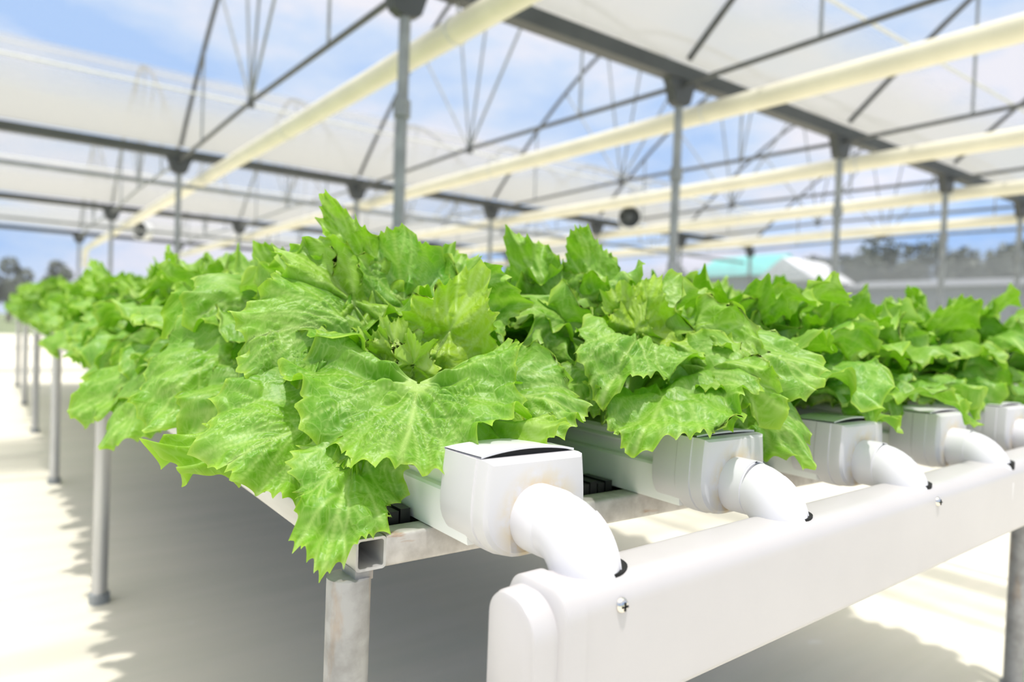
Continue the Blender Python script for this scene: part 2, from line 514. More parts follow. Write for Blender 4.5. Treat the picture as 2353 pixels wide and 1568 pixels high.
        vein = np.maximum(vein, 0.22 * np.exp(-(g / 0.0022) ** 2) * gate)
        vein = np.maximum(vein, 0.9 * (1 - gate))
    else:
        hgt = blister * (np.sin(a / 0.0042 + ph[6]) * np.sin(b / 0.0045 + ph[7])) * gate * 0.7
        vein = np.exp(-(b0 / 0.004) ** 2)
    an = np.clip(a, 0, L)
    C = np.stack([np.interp(an, arc, mid[:, i]) for i in range(3)], 1)
    T = np.stack([np.interp(an, arc, tan[:, i]) for i in range(3)], 1)
    Sx = np.stack([np.interp(an, arc, S[:, i]) for i in range(3)], 1)
    Nx = np.stack([np.interp(an, arc, Nn[:, i]) for i in range(3)], 1)
    C = C + T * (a - an)[:, None]
    kc = cup if abs(cup) > 0.05 else 0.05
    ang = np.clip(kc * b, -2.2, 2.2)
    co = C + Sx * (np.sin(ang) / kc)[:, None] + Nx * ((1 - np.cos(ang)) / kc)[:, None]
    # tilt the local normal with the cupping so ruffles stay perpendicular
    nl = Nx * np.cos(ang)[:, None] - Sx * np.sin(ang)[:, None]
    co = co + nl * (w + hgt)[:, None]
    i = np.arange(nu - 1)[:, None] * nv + np.arange(nv - 1)[None]
    i = i.ravel()
    f = np.stack([i, i + 1, i + nv + 1, i + nv], 1)
    mg = np.exp(-de / 0.0035) * gate
    att = np.stack([np.clip(vein, 0, 1), np.clip(mg, 0, 1), np.full_like(a, age), np.ones_like(a)], 1)
    return co, f, att, uvs

def leaf_object(name, parts, parent=None, loc=None, link=True):
    co = []; fc = []; at_ = []; uv_ = []; o = 0
    for c, f, a, q in parts:
        co.append(c); fc.append(f + o); at_.append(a); uv_.append(q); o += len(c)
    co = np.concatenate(co); fc = np.concatenate(fc); at_ = np.concatenate(at_)
    off = np.array(loc if loc is not None else (parent_world(parent) if parent else (0, 0, 0)))
    co = co - off
    me = D.meshes.new(name)
    me.vertices.add(len(co)); me.vertices.foreach_set('co', co.ravel().astype(np.float32))
    me.loops.add(len(fc) * 4); me.loops.foreach_set('vertex_index', fc.ravel().astype(np.int32))
    me.polygons.add(len(fc))
    me.polygons.foreach_set('loop_start', np.arange(0, len(fc) * 4, 4, dtype=np.int32))
    me.update(calc_edges=True)
    me.polygons.foreach_set('use_smooth', np.ones(len(fc), bool))
    at2 = me.attributes.new('leaf', 'FLOAT_COLOR', 'POINT')
    at2.data.foreach_set('color', at_.ravel().astype(np.float32))
    at3 = me.attributes.new('flat', 'FLOAT_VECTOR', 'POINT')
    at3.data.foreach_set('vector', np.concatenate(uv_).ravel().astype(np.float32))
    me.materials.append(LEAF)
    ob = D.objects.new(name, me)
    if link:
        COL.objects.link(ob)
    if parent:
        ob.parent = parent
    elif loc is not None:
        ob.location = tuple(loc)
    return ob

def bez(p0, p1, p2, p3, n=26):
    t = np.linspace(0, 1, n)[:, None]
    return (1 - t) ** 3 * p0 + 3 * (1 - t) ** 2 * t * p1 + 3 * (1 - t) * t * t * p2 + t ** 3 * p3

def arch_mid(base, az, L, e0, e1, q=1.3, n=26, azbend=0.0):
    t = np.linspace(0, 1, n)
    el = np.radians(e0 + (e1 - e0) * t ** q); azs = az + azbend * t
    d = np.stack([np.cos(el) * np.cos(azs), np.cos(el) * np.sin(azs), np.sin(el)], 1) * (L / (n - 1))
    return np.asarray(base, float)[None] + np.concatenate([[np.zeros(3)], np.cumsum(d[:-1], 0)])

def head_leaves(base, seed, res, skip=None, scale=1.0, rings=None, detail=True, down=0.0):
    """procedural loose-leaf head: list of leaf geometry. skip(az, ring) leaves room for hand-placed leaves"""
    rg = random.Random(seed); out = []
    rings = rings or [(7, 0.285, 42, -62, 0.108, 0.8, 0.03), (8, 0.275, 66, -30, 0.100, 1.6, 0.10), (8, 0.27, 80, 22, 0.084, 3.4, 0.28), (5, 0.15, 82, 62, 0.05, 9.0, 0.6), (3, 0.09, 86, 76, 0.028, 14.0, 0.85)]
    for ri, (n, L, e0, e1, hw, cup, age) in enumerate(rings):
        a0 = rg.uniform(0, 6.28)
        for i in range(n):
            az = a0 + 2 * math.pi * (i + rg.uniform(-0.22, 0.22)) / n
            Lr = L * rg.uniform(0.86, 1.14) * scale
            ee1 = e1 + rg.uniform(-16, 16)
            sd = rg.randint(0, 10 ** 6); hr = hw * rg.uniform(0.85, 1.15) * scale
            tw = rg.uniform(-0.35, 0.35); ro = rg.uniform(-0.3, 0.3); ab = rg.uniform(-0.35, 0.35)
            if skip and skip(az % (2 * math.pi), ri):
                continue
            k = 1.0 if ri < 3 else 0.6
            m = arch_mid(np.array(base) + 0.008 * np.array([math.cos(az), math.sin(az), 0]), az, Lr, e0 + rg.uniform(-6, 6), ee1, azbend=ab)
            out.append(leaf_geo(m, hr, max(8, int(res[0] * k)), max(10, int(res[1] * k)), sd, cup=cup * rg.uniform(0.6, 1.3), roll=ro, twist=tw,
                                frill=rg.uniform(0.013, 0.019) if ri < 3 else 0.006, tooth=0.010 if ri < 3 else 0.006, ear=rg.uniform(0.08, 0.26), age=min(1, max(0, age + rg.uniform(-0.1, 0.12))),
                                blister=0.0036 if ri < 3 else 0.002, detail=detail))
    return out

# ------------------------------------------------------------------ bench layout
SLOPE = 0.013                       # channels rise gently away from the drain
def zs(y):
    return SLOPE * (y - 0.67)
CX = [0.455 + 0.33 * k for k in range(6)]
Y0, Y1 = 0.56, 10.55
CHNAME = ['leftmost channel', 'second channel from the left', 'third channel from the left', 'fourth channel from the left', 'fifth channel from the left', 'sixth channel from the left']

# ---- steel bench
def make_bench(x0, x1, label, group=None, front=0.672, legs=(0.69, 2.63, 4.57, 6.51, 8.45, 10.40), detail=True):
    b = empty('grow_bench', (x0, front, 0), label, 'bench', group)
    t = 0.0345
    # open-ended square side tubes
    for i, x in enumerate((x0, x1 - t)):
        m = MB(); rings = []
        z0 = -0.262 + H
        o = [(x, z0), (x + t, z0), (x + t, z0 + t), (x, z0 + t)]
        outer = rrect(x, x + t, z0, z0 + t, 0.004, 3); inner = rrect(x + 0.0028, x + t - 0.0028, z0 + 0.0028, z0 + t - 0.0028, 0.003, 3)
        yb = legs[-1] + 0.15
        def ring(pr, y): return [(p[0], y, p[1] + zs(y)) for p in pr]
        m.loft([ring(outer, yb), ring(outer, front), ring(inner, front + 0.0005), ring(inner, front + 0.35)], cap=False)
        n = len(outer)
        m.build('side_rail', STEELY, b)
    for j, y in enumerate(legs):
        y_ = front + t / 2 if j == 0 else y
        m = MB(); pr = rrect(y_ - t / 2, y_ + t / 2, -0.262 + H + zs(y_), -0.2275 + H + zs(y_), 0.004, 3)
        m.loft([[(x, p[0], p[1]) for p in pr] for x in (x0 + t, x1 - t)])
        m.build('cross_rail', RUST if j == 0 else STEELY, b)
        for i, x in enumerate((x0 + 0.001 if i_ == 0 else x1 - 0.02 for i_ in range(2))):
            yy = y + 0.0
            top = -0.262 + H + zs(yy) - (0.004 if j == 0 else 0.0)
            m = MB(); rr_ = 0.0232
            ring = [(x + rr_ * math.cos(a), yy + rr_ * math.sin(a)) for a in np.linspace(0, 2 * math.pi, 25)[:-1]]
            m.loft([[(p[0], p[1], z) for p in ring] for z in (0.0, 0.3, top - 0.004)])
            if j == 0 and i == 0:
                # welded saddle between post and rail, leaving a dark notch
                m.box((x + 0.000, yy - 0.016, top - 0.006), (x + 0.020, yy + 0.018, top + 0.005))
            lg = m.build('leg', POSTM if j == 0 else STEEL, b)
            f = MB(); f.tube([(x, yy, 0.0), (x, yy, 0.03), (x, yy, 0.0325)], [0.031, 0.031, 0.024], 18)
            f.build('foot_cap', GREYS, lg)
    return b

bench = make_bench(0.31, 2.28, 'galvanised steel bench under the lettuce channels, open square tube end at its front left corner')
# black ribbed trays lying on the cross rails below the channels
for j, (ya, yb) in enumerate(((0.712, 2.60), (2.66, 4.54))):
    m = MB(); nx = 96; pr = []
    xs_ = np.linspace(0.352, 2.235, nx * 4 + 1)
    for i, x in enumerate(xs_):
        pr.append((x, -0.2385 + 0.0055 * (1 if (i // 2) % 2 else 0)))
    vs = []; fs = []
    for y in (ya, yb):
        for x, z in pr: vs.append((x, y, z + H + zs(y) - 0.002))
    n = len(pr)
    for i in range(n - 1): fs.append((i, i + 1, n + i + 1, n + i))
    m.add(vs, fs)
    # front lip of the tray
    for i in range(0, n - 5, 3):
        x = pr[i][0]
        if min(abs(x + 0.003 - c_) for c_ in CX) < 0.064: continue
        m.box((x, ya + 0.006 * (i % 3), -0.250 + H + zs(ya)), (x + 0.0125, ya + 0.05, -0.2130 - 0.004 * (i % 5) / 4 + H + zs(ya)))
    m.box((0.352, ya, -0.258 + H + zs(ya)), (2.235, ya + 0.004, -0.238 + H + zs(ya)))
    tr = m.build('drip_tray', BLACK, smooth=30, fix=False)
    tag(tr, ['black ribbed plastic tray under the front of the channels', 'black ribbed tray under the channels behind the second pair of bench legs'][j], 'tray', 'black trays on the bench')

# ---- channels with end cap and elbow
def channel(k, x, with_elbow=True):
    ch = empty('grow_channel', (x, Y0, -0.2275 + H), None, 'channel')
    yA = 0.60
    def ext(name, prof, ya, yb, mat):
        m = MB(); m.loft([[(x + p[0], y, H + p[1] + zs(y)) for p in prof] for y in (ya, yb)])
        return m.build(name, mat, ch, smooth=30)
    # trough with side rebate under the lid lip
    prof = [(-0.055, -0.2265), (0.055, -0.2265), (0.056, -0.222), (0.056, -0.181), (0.054, -0.178), (0.046, -0.177), (0.044, -0.160), (-0.044, -0.160), (-0.046, -0.177), (-0.054, -0.178), (-0.056, -0.181), (-0.056, -0.222)]
    ext('trough', prof, yA, Y1, CHAN)
    lid = [(-0.052, -0.1595), (0.052, -0.1595), (0.0525, -0.157), (0.051, -0.1545), (0.049, -0.153), (0.049, -0.146), (0.046, -0.1415), (0.03, -0.1385), (0.0, -0.137), (-0.03, -0.1385), (-0.046, -0.1415), (-0.049, -0.146), (-0.049, -0.153), (-0.051, -0.1545), (-0.0525, -0.157)]
    ext('lid', lid, yA, Y1, CHAN)
    # end cap: sleeve then face plate, heavy rounding at the bottom, crowned top with a gap behind the plate
    cap = MB(); rings = []
    def sec(y, g, dz=0.0, crown=0.0):
        pr = []
        for sg in (1, -1):
            half = []
            for q in np.linspace(0, 1, 9):                    # crowned side, top to spring of the bottom curve
                half.append((0.0620 + 0.0045 * math.sin(q * math.pi * 0.5) + g, -0.1335 + dz - 0.0555 * q))
            for q in np.linspace(0, math.pi / 2, 9)[1:]:
                half.append((0.020 + (0.0465 + g) * math.cos(q), -0.189 - (0.0445 + g) * math.sin(q)))
            half = [(sg * p[0], p[1]) for p in half]
            pr += half if sg > 0 else half[::-1]
        return [(x + p[0], y, H + p[1] + (crown * (1 - (p[0] / 0.066) ** 2) if p[1] > -0.15 else 0)) for p in pr]
    for y, g, dz in ((0.640, -0.001, 0), (0.637, 0.0, 0), (0.600, 0.0005, 0), (0.5985, 0.0018, 0), (0.590, 0.0022, 0.0), (0.5765, 0.0022, 0.0), (0.5755, 0.0005, 0.0), (0.566, 0.0004, 0.0), (0.559, -0.0008, -0.001), (0.556, -0.0050, -0.004)):
        rings.append(sec(y, g, dz))
    cap.loft(rings)
    cp = cap.build('end_cap', CAPM, ch, smooth=35, loc=(x, 0.556, -0.180 + H))
    # crowned cover over the cap, its front edge lifted off the face plate
    lift = [0.0062, 0.002, 0.005, 0.004, 0.004, 0.004][k]
    m = MB(); vs = []; fs = []; nn = 20
    for j, (y, cr, base) in enumerate(((0.572, lift, -0.1325), (0.600, lift * 0.7, -0.1330), (0.642, 0.004, -0.1335))):
        for th in (0.0022, 0.0):
            for i in range(nn + 1):
                q = -1 + 2 * i / nn
                vs.append((x + 0.0610 * q, y, H + base + cr * (1 - q * q) ** 0.9 + th - 0.0005))
    w = nn + 1
    for j in range(2):
        for i in range(nn):
            a = j * 2 * w + i
            fs.append((a, a + 1, a + 2 * w + 1, a + 2 * w)); fs.append((a + w + 1, a + w, a + 3 * w, a + 3 * w + 1))
    for i in range(nn):
        fs.append((i + w, i + w + 1, i + 1, i)); e = 4 * w
        fs.append((e + i, e + i + 1, e + w + i + 1, e + w + i))
    m.add(vs, fs); m.build('cap_cover', WHITER, cp, smooth=50)
    m = MB()
    top = [(x + 0.057 * q, H - 0.1330 + lift * 0.88 * (1 - q * q) ** 0.9) for q in np.linspace(-1, 1, 21)]
    m.loft([[(p[0], y, p[1]) for p in top] + [(x, y, H - 0.1345)] for y in (0.5745, 0.59)])
    sl = m.build('gap', DARKHOLE, cp, smooth=0)  # black wedge filling the gap, its shade put in as colour
    sl['label'] = 'black strip as shade in the gap under the lifted cover'
    # elbow pipe
    yc = 0.4815 + 0.008 * min(1, k / 1.2) + 0.0005 * k
    zt = -0.2255 + 0.0120 * (x - 0.455)
    r0 = 0.0350; cz = -0.195; br = 0.043
    path = []; rad = []
    for y, r in ((0.575, r0), (0.556, r0), (0.536, r0), (0.5255, r0 - 0.0002), (0.5235, r0 - 0.0016)):
        path.append((x, y, cz + H)); rad.append(r)
    y_arc = yc + br
    for i in range(11):
        a = math.radians(9 * i)
        path.append((x, y_arc - 0.0 - br * math.sin(a), cz + H - br * (1 - math.cos(a)))); rad.append(r0 - 0.0016 + 0.0004 * math.sin(2 * a))
    for dz, r in ((-0.004, r0 - 0.0012), (-0.005, r0 + 0.0004), (-0.035, r0 + 0.0002)):
        path.append((x, yc, cz + H - br + dz)); rad.append(r)
    m = MB(); m.tube(path, rad, 36)
    el = m.build('outlet_elbow', WHITER, ch, smooth=40)
    # moulding ridge on the outside of the bend
    m = MB(); pts = []
    for i in range(12):
        a = math.radians(28 + 5 * i)
        ph = math.radians(38)
        ny, nz = -math.sin(a), math.cos(a)
        ny, nz = -math.cos(math.pi / 2 - a), math.sin(math.pi / 2 - a)
        rr_ = br + (r0 - 0.001) * math.cos(ph)
        pts.append((x + (r0 - 0.001) * math.sin(ph), y_arc - rr_ * math.sin(a), cz + H - br + rr_ * math.cos(a)))
    m.tube(pts, [0.0004 + 0.0010 * math.sin(math.pi * (0.1 + 0.8 * i / 11)) for i in range(12)], 8)
    m.build('moulding_ridge', WHITER, el, smooth=60)
    return ch, yc, zt

chs = []
chlab = ['white channel at the left bench edge with wide gap under its cap cover, nearest elbow',
         'second white channel from the left, glue-stained cap and white elbow',
         'third white channel from the left, elbow beside the second chrome screw',
         'fourth white channel from the left, leaf hanging over its cap',
         'fifth white channel, its cap cut by the right picture edge',
         'sixth white channel on the right bench edge, mostly behind the fifth']
for k, x in enumerate(CX):
    c, yc, zt = channel(k, x)
    tag(c, chlab[k], 'channel', 'white growing channels')
    chs.append((x, yc, zt))

# ---- drain header along the bench front
hd = empty('drain_pipe', (0.37, 0.487, -0.358 + H), 'white rectangular drain pipe across the bench front taking all the elbows', 'pipe')
def hsec(x, g=0.0, rf=0.024):
    y0 = 0.4355 + 0.020 * (x - 0.428); z = -0.2243 + 0.0135 * (x - 0.428) + H
    pr = rrect(y0 - g, y0 + 0.077 + g, z - 0.1240 - g, z + g, (0.010, 0.010, min(rf, 0.024), rf), 10)
    return [(x, p[0], p[1]) for p in pr]
m = MB(); m.loft([hsec(0.398), hsec(2.45)])
m.build('pipe_body', WHITE, hd, smooth=35)
m = MB()
m.loft([hsec(0.3605, -0.0085, 0.033), hsec(0.3625, -0.0055, 0.034), hsec(0.368, -0.0040, 0.034), hsec(0.386, -0.0035, 0.034), hsec(0.3885, 0.0010, 0.027), hsec(0.391, 0.0026, 0.027), hsec(0.414, 0.0026, 0.027), hsec(0.4155, 0.0010, 0.027)])
m.build('end_cap', WHITE, hd, smooth=35)
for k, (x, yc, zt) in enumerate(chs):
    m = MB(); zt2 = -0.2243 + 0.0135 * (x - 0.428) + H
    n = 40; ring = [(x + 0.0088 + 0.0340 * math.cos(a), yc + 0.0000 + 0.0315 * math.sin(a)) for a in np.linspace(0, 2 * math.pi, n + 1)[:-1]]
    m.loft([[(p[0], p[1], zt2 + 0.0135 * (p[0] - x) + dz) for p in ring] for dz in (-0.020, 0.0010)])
    g = m.build('hole_shade', DARKHOLE, hd, smooth=40)  # black plug drawn for the shade inside the open hole
    g['label'] = 'black disc as shade of the hole around the elbow'
for sx in (0.4580, 1.129, 1.80, 2.40):
    y0 = 0.4355 + 0.020 * (sx - 0.428); zc = -0.2243 + 0.0135 * (sx - 0.428) - 0.0218 + H
    m = MB(); prof = [(0.0, 0.0072), (0.0015, 0.0070), (0.0032, 0.0061), (0.0044, 0.0046), (0.0051, 0.0028), (0.0054, 0.001)]
    m.tube([(sx, y0 + 0.001 - d, zc) for d, r in prof], [r for d, r in prof], 24)
    sc = m.build('screw', CHROME, hd, smooth=60)
    m = MB(); m.box((sx - 0.0038, y0 - 0.0049, zc - 0.0008), (sx + 0.0038, y0 - 0.0030, zc + 0.0008)); m.box((sx - 0.0008, y0 - 0.0049, zc - 0.0038), (sx + 0.0008, y0 - 0.0030, zc + 0.0038))
    c = m.build('cross_recess', DARKHOLE, sc, smooth=0)  # recess not cut; its shade is these black bars

# ---- second bench across the aisle (out to the right)
bench2 = make_bench(3.25, 4.6, 'steel bench across the aisle on the right, behind the first bench', legs=(0.69, 2.63))

# green hose standing by the right-hand front leg
gh = empty('green_hose', (2.36, 0.66, 0), 'green hose with black collar beside the right front bench leg', 'hose')
m = MB(); m.tube([(2.318, 0.70, 0.0), (2.315, 0.70, 0.2), (2.309, 0.70, 0.40), (2.307, 0.70, 0.425)], 0.019, 16); m.build('hose_body', GREEN, gh)
m = MB(); m.tube([(2.307, 0.70, 0.423), (2.307, 0.70, 0.445)], 0.022, 16); m.build('collar', BLACK, gh)

# ------------------------------------------------------------------ lettuces
TOPZ = -0.137
def base_of(x, y):
    return np.array([x, y, H + TOPZ + zs(y) - 0.004])

HI = (64, 92); MIDR = (40, 60); LO = (22, 34)

def hero(px_leaf, seed, hw, cup=2.0, roll=0.0, twist=0.0, res=HI, frill=0.012, age=0.15, tooth=0.010, blister=0.0036, side=None, ear=0.15, face=None, fan=None):
    P = [at(*p) for p in px_leaf]
    if face is not None:
        c = np.array([0, 0, H]) - (P[1] + P[2]) / 2
        c /= np.linalg.norm(c)
        n = face * c + (1 - face) * np.array([0, 0, 1.0])
        side = np.cross(n, P[3] - P[0])
    return leaf_geo(bez(*P), hw, res[0], res[1], seed, cup=cup, roll=roll, twist=twist, frill=frill, age=age, tooth=tooth, blister=blister, side=side, ear=ear, fan=fan)

def add_lettuce(x, y, leaves, label, group):
    b = base_of(x, y)
    e = empty('lettuce', b, label, 'lettuce', group)
    m = MB(); m.tube([b, b + (0, 0, 0.02), b + (0, 0, 0.035)], [0.013, 0.012, 0.006], 12); m.build('stem', LEAF, e)
    for g in leaves:
        leaf_object('leaf', [g], parent=e)
    return e

cam_az = math.atan2(-0.80, -0.60)
def facing(az, lim):
    d = (az - cam_az + math.pi) % (2 * math.pi) - math.pi
    return abs(d) < lim

GRP = ['lettuces in the leftmost channel', 'lettuces in the second channel', 'lettuces in the third channel', 'lettuces in the fourth channel', 'lettuces in the fifth channel', 'lettuces in the sixth channel']

# --- front lettuce of the leftmost channel, leaf by leaf
XA, YA = CX[0], 0.84
L1 = [
    # broad centre leaf, drooping towards the viewer over the cap
    hero([(962, 880, .862), (955, 928, .836), (940, 1000, .785), (915, 1078, .745)], 11, .142, cup=2.2, frill=.0115, tooth=.013, res=(110, 260), blister=.0050, fan=2.15),
    # large lower left leaf
    hero([(775, 965, .865), (715, 975, .85), (610, 1010, .81), (520, 1090, .80)], 12, .128, face=0.66, cup=-1.6, frill=.014, tooth=.013, res=(100, 230), blister=.0042, fan=1.75),
    # yellowish curly leaf end at far left
    hero([(930, 950, .94), (720, 925, .92), (550, 960, .88), (405, 1080, .855)], 27, .078, face=.5, cup=1.5, frill=.023, age=.4, tooth=.014, res=(84, 120)),
    # lowest leaf hanging past the rail
    hero([(920, 955, .915), (815, 995, .82), (800, 1085, .750), (745, 1305, .712)], 13, .066, face=0.75, cup=-2.5, frill=.007, res=(120, 130), tooth=.014, blister=.002, ear=.05),
    # curled narrow leaf beside it
    hero([(920, 955, .91), (850, 975, .86), (810, 1015, .795), (800, 1092, .755)], 14, .026, face=0.6, cup=9.0, frill=.010, age=.5, res=(50, 44)),
    # upper left leaf
    hero([(815, 790, .935), (760, 745, .93), (670, 735, .91), (560, 780, .885)], 15, .112, face=0.58, cup=-1.0, frill=.015, tooth=.013, res=(90, 210), blister=.0056, fan=1.65),
    # tall spiky leaf at the top
    hero([(930, 930, .975), (890, 720, 1.00), (830, 580, 1.02), (742, 462, 1.00)], 16, .050, face=0.9, cup=3.5, frill=.014, age=.45, tooth=.015, res=(70, 84)),
    # frilly leaf below it
    hero([(925, 930, .965), (860, 720, .99), (760, 610, .985), (640, 570, .975)], 17, .075, face=0.7, cup=2.0, frill=.018, age=.4, tooth=.013, res=(70, 90)),
    # dark inner leaf standing behind the heart
    hero([(940, 930, .975), (938, 760, 1.0), (925, 650, 1.03), (900, 520, 1.00)], 18, .092, face=0.95, cup=5.0, frill=.013, age=.05, blister=.0055, res=(80, 100)),
    # right inner leaf with the yellow midrib
    hero([(955, 930, .935), (985, 830, .935), (1050, 740, .945), (1105, 625, .925)], 19, .072, face=0.85, cup=6.5, frill=.013, age=.85, res=(80, 90), blister=.003),
    # small heart leaves
    hero([(945, 930, .93), (930, 850, .93), (905, 800, .925), (890, 735, .91)], 20, .042, face=0.9, cup=8.0, frill=.006, age=.8, res=(44, 60)),
    hero([(940, 930, .93), (905, 860, .93), (865, 810, .925), (832, 765, .905)], 21, .036, face=0.9, cup=8.0, frill=.006, age=.8, res=(44, 60)),
    hero([(948, 930, .925), (950, 860, .915), (950, 810, .90), (958, 765, .885)], 22, .034, face=0.9, cup=9.0, frill=.006, age=.9, res=(44, 60)),
    # right hand leaf behind the centre leaf
    hero([(960, 940, .93), (1080, 890, .90), (1220, 880, .87), (1335, 975, .85)], 23, .090, face=0.6, cup=-2.0, frill=.010, res=(74, 96), blister=.0025),
    # low curled leaf lying on the cap
    hero([(960, 950, .92), (1080, 970, .85), (1200, 985, .80), (1300, 1005, .775)], 24, .045, face=0.4, cup=5.0, frill=.012, age=.5, res=(54, 60)),
    # light leaf to the right rear
    hero([(960, 930, .96), (1040, 760, 1.00), (1120, 660, 1.00), (1200, 690, .97)], 25, .085, face=0.6, cup=1.0, frill=.015, res=(70, 90), blister=.0045),
    hero([(950, 930, .97), (1000, 720, 1.04), (1040, 620, 1.08), (1075, 570, 1.08)], 26, .070, face=0.9, cup=4.0, frill=.014, age=.3, res=(60, 80)),
]
b0 = base_of(XA, YA)
L1 += head_leaves(b0, 101, MIDR, skip=lambda az, r: r > 2 or facing(az, 2.0), scale=1.0)
add_lettuce(XA, YA, L1, 'large green lettuce nearest the viewer, its leaves drooping over the first white cap', GRP[0])

# --- front lettuce of the second channel
XB, YB = CX[1], 0.755
L2 = [
    hero([(1450, 920, 1.06), (1500, 760, 1.02), (1465, 740, .945), (1385, 905, .905)], 31, .092, face=0.55, cup=1.6, frill=.010, res=(110, 140), blister=.0052),
    hero([(1450, 925, 1.05), (1540, 840, .98), (1545, 920, .885), (1455, 1035, .84)], 32, .105, face=0.7, cup=-1.0, frill=.011, res=(76, 100), blister=.002),
    hero([(1460, 925, 1.05), (1580, 850, 1.00), (1640, 860, .94), (1685, 970, .90)], 33, .085, face=0.7, cup=-1.5, frill=.012, res=(70, 90), blister=.002),
    hero([(1460, 920, 1.06), (1600, 760, 1.04), (1740, 770, 1.0), (1880, 900, .98)], 34, .092, face=0.5, cup=-1.0, frill=.012, res=(76, 96)),
    hero([(1460, 920, 1.05), (1600, 800, .99), (1700, 850, .935), (1790, 945, .915)], 35, .060, face=0.6, cup=4.0, frill=.015, age=.3, res=(70, 84)),
    hero([(1460, 930, 1.06), (1640, 860, 1.02), (1780, 920, .97), (1835, 1065, .95)], 36, .075, face=0.7, cup=-1.0, frill=.014, res=(70, 84)),
    hero([(1455, 915, 1.07), (1570, 780, 1.06), (1650, 720, 1.02), (1745, 820, .975)], 37, .062, face=.5, cup=2.0, frill=.013, age=.35, tooth=.014, res=(76, 96)),
    hero([(1450, 915, 1.08), (1460, 780, 1.07), (1480, 720, 1.07), (1510, 640, 1.06)], 38, .070, face=0.85, cup=6.5, frill=.013, age=.85, res=(66, 80)),
    hero([(1445, 915, 1.08), (1440, 780, 1.08), (1430, 720, 1.08), (1405, 660, 1.06)], 39, .060, face=0.85, cup=6.5, frill=.013, age=.75, res=(60, 76)),
    hero([(1445, 915, 1.10), (1400, 740, 1.16), (1350, 620, 1.17), (1325, 520, 1.15)], 40, .060, face=0.9, cup=4.0, frill=.013, age=.25, tooth=.013, res=(66, 80)),
    hero([(1445, 915, 1.09), (1400, 700, 1.14), (1380, 590, 1.13), (1455, 640, 1.08)], 41, .085, face=0.7, cup=1.0, frill=.014, res=(70, 90), blister=.0048),
    hero([(1440, 915, 1.09), (1330, 760, 1.09), (1250, 700, 1.06), (1215, 800, 1.01)], 42, .080, face=0.6, cup=.6, frill=.014, res=(70, 90)),
    hero([(1440, 915, 1.10), (1300, 740, 1.14), (1220, 640, 1.16), (1180, 535, 1.16)], 43, .065, face=0.9, cup=4.0, frill=.013, age=.25, tooth=.013, res=(60, 80)),
    hero([(1440, 925, 1.06), (1370, 870, 1.02), (1330, 880, .97), (1310, 950, .95)], 44, .060, face=0.6, cup=1.0, frill=.012, res=(54, 66)),
]
b1 = base_of(XB, YB)
L2 += head_leaves(b1, 102, MIDR, skip=lambda az, r: r > 2 or facing(az, 1.9))
add_lettuce(XB, YB, L2, 'frilly lettuce over the second cap from the left, leaf tips hanging beside the cap', GRP[1])

# --- second lettuce of the leftmost channel with its broad left leaf
XC, YC = CX[0], 1.085
b2 = base_of(XC, YC)
L3 = [hero([(765, 905, 1.16), (600, 760, 1.15), (470, 780, 1.08), (345, 985, 1.03)], 51, .112, face=0.6, cup=-.8, frill=.010, res=(76, 96)),
      hero([(765, 905, 1.16), (640, 720, 1.17), (540, 650, 1.14), (440, 740, 1.10)], 52, .105, face=0.6, cup=.6, frill=.013, res=(64, 84), blister=.0045),
      hero([(765, 905, 1.15), (600, 860, 1.08), (520, 900, 1.03), (430, 1000, 1.0)], 53, .085, face=0.55, cup=-.5, frill=.014, res=(64, 84)),
      hero([(768, 905, 1.18), (690, 720, 1.22), (640, 620, 1.22), (600, 560, 1.20)], 54, .075, face=0.9, cup=3.5, frill=.014, age=.35, res=(60, 80))]
L3 += head_leaves(b2, 103, MIDR, skip=lambda az, r: r < 2 and facing(az - 0.0, 0.0) or (r < 2 and abs(((az - math.pi * 1.07) + math.pi) % (2 * math.pi) - math.pi) < 0.9))
add_lettuce(XC, YC, L3, 'second lettuce in the leftmost channel, broad veined leaf drooping over the bench edge', GRP[0])

# --- third lettuce, its leaf hanging low over the edge by the second leg
XD, YD = CX[0], 1.33
b3 = base_of(XD, YD)
L4 = [hero([(650, 880, 1.37), (480, 790, 1.34), (330, 860, 1.27), (255, 1040, 1.22)], 61, .085, face=0.55, cup=-.8, frill=.010, res=(56, 76)),
      hero([(650, 880, 1.37), (470, 800, 1.36), (310, 850, 1.32), (160, 965, 1.28)], 62, .090, face=0.5, cup=-.5, frill=.012, res=(56, 76))]
L4 += head_leaves(b3, 104, MIDR)
add_lettuce(XD, YD, L4, 'third lettuce in the leftmost channel, a leaf hanging low beside a bench leg', GRP[0])

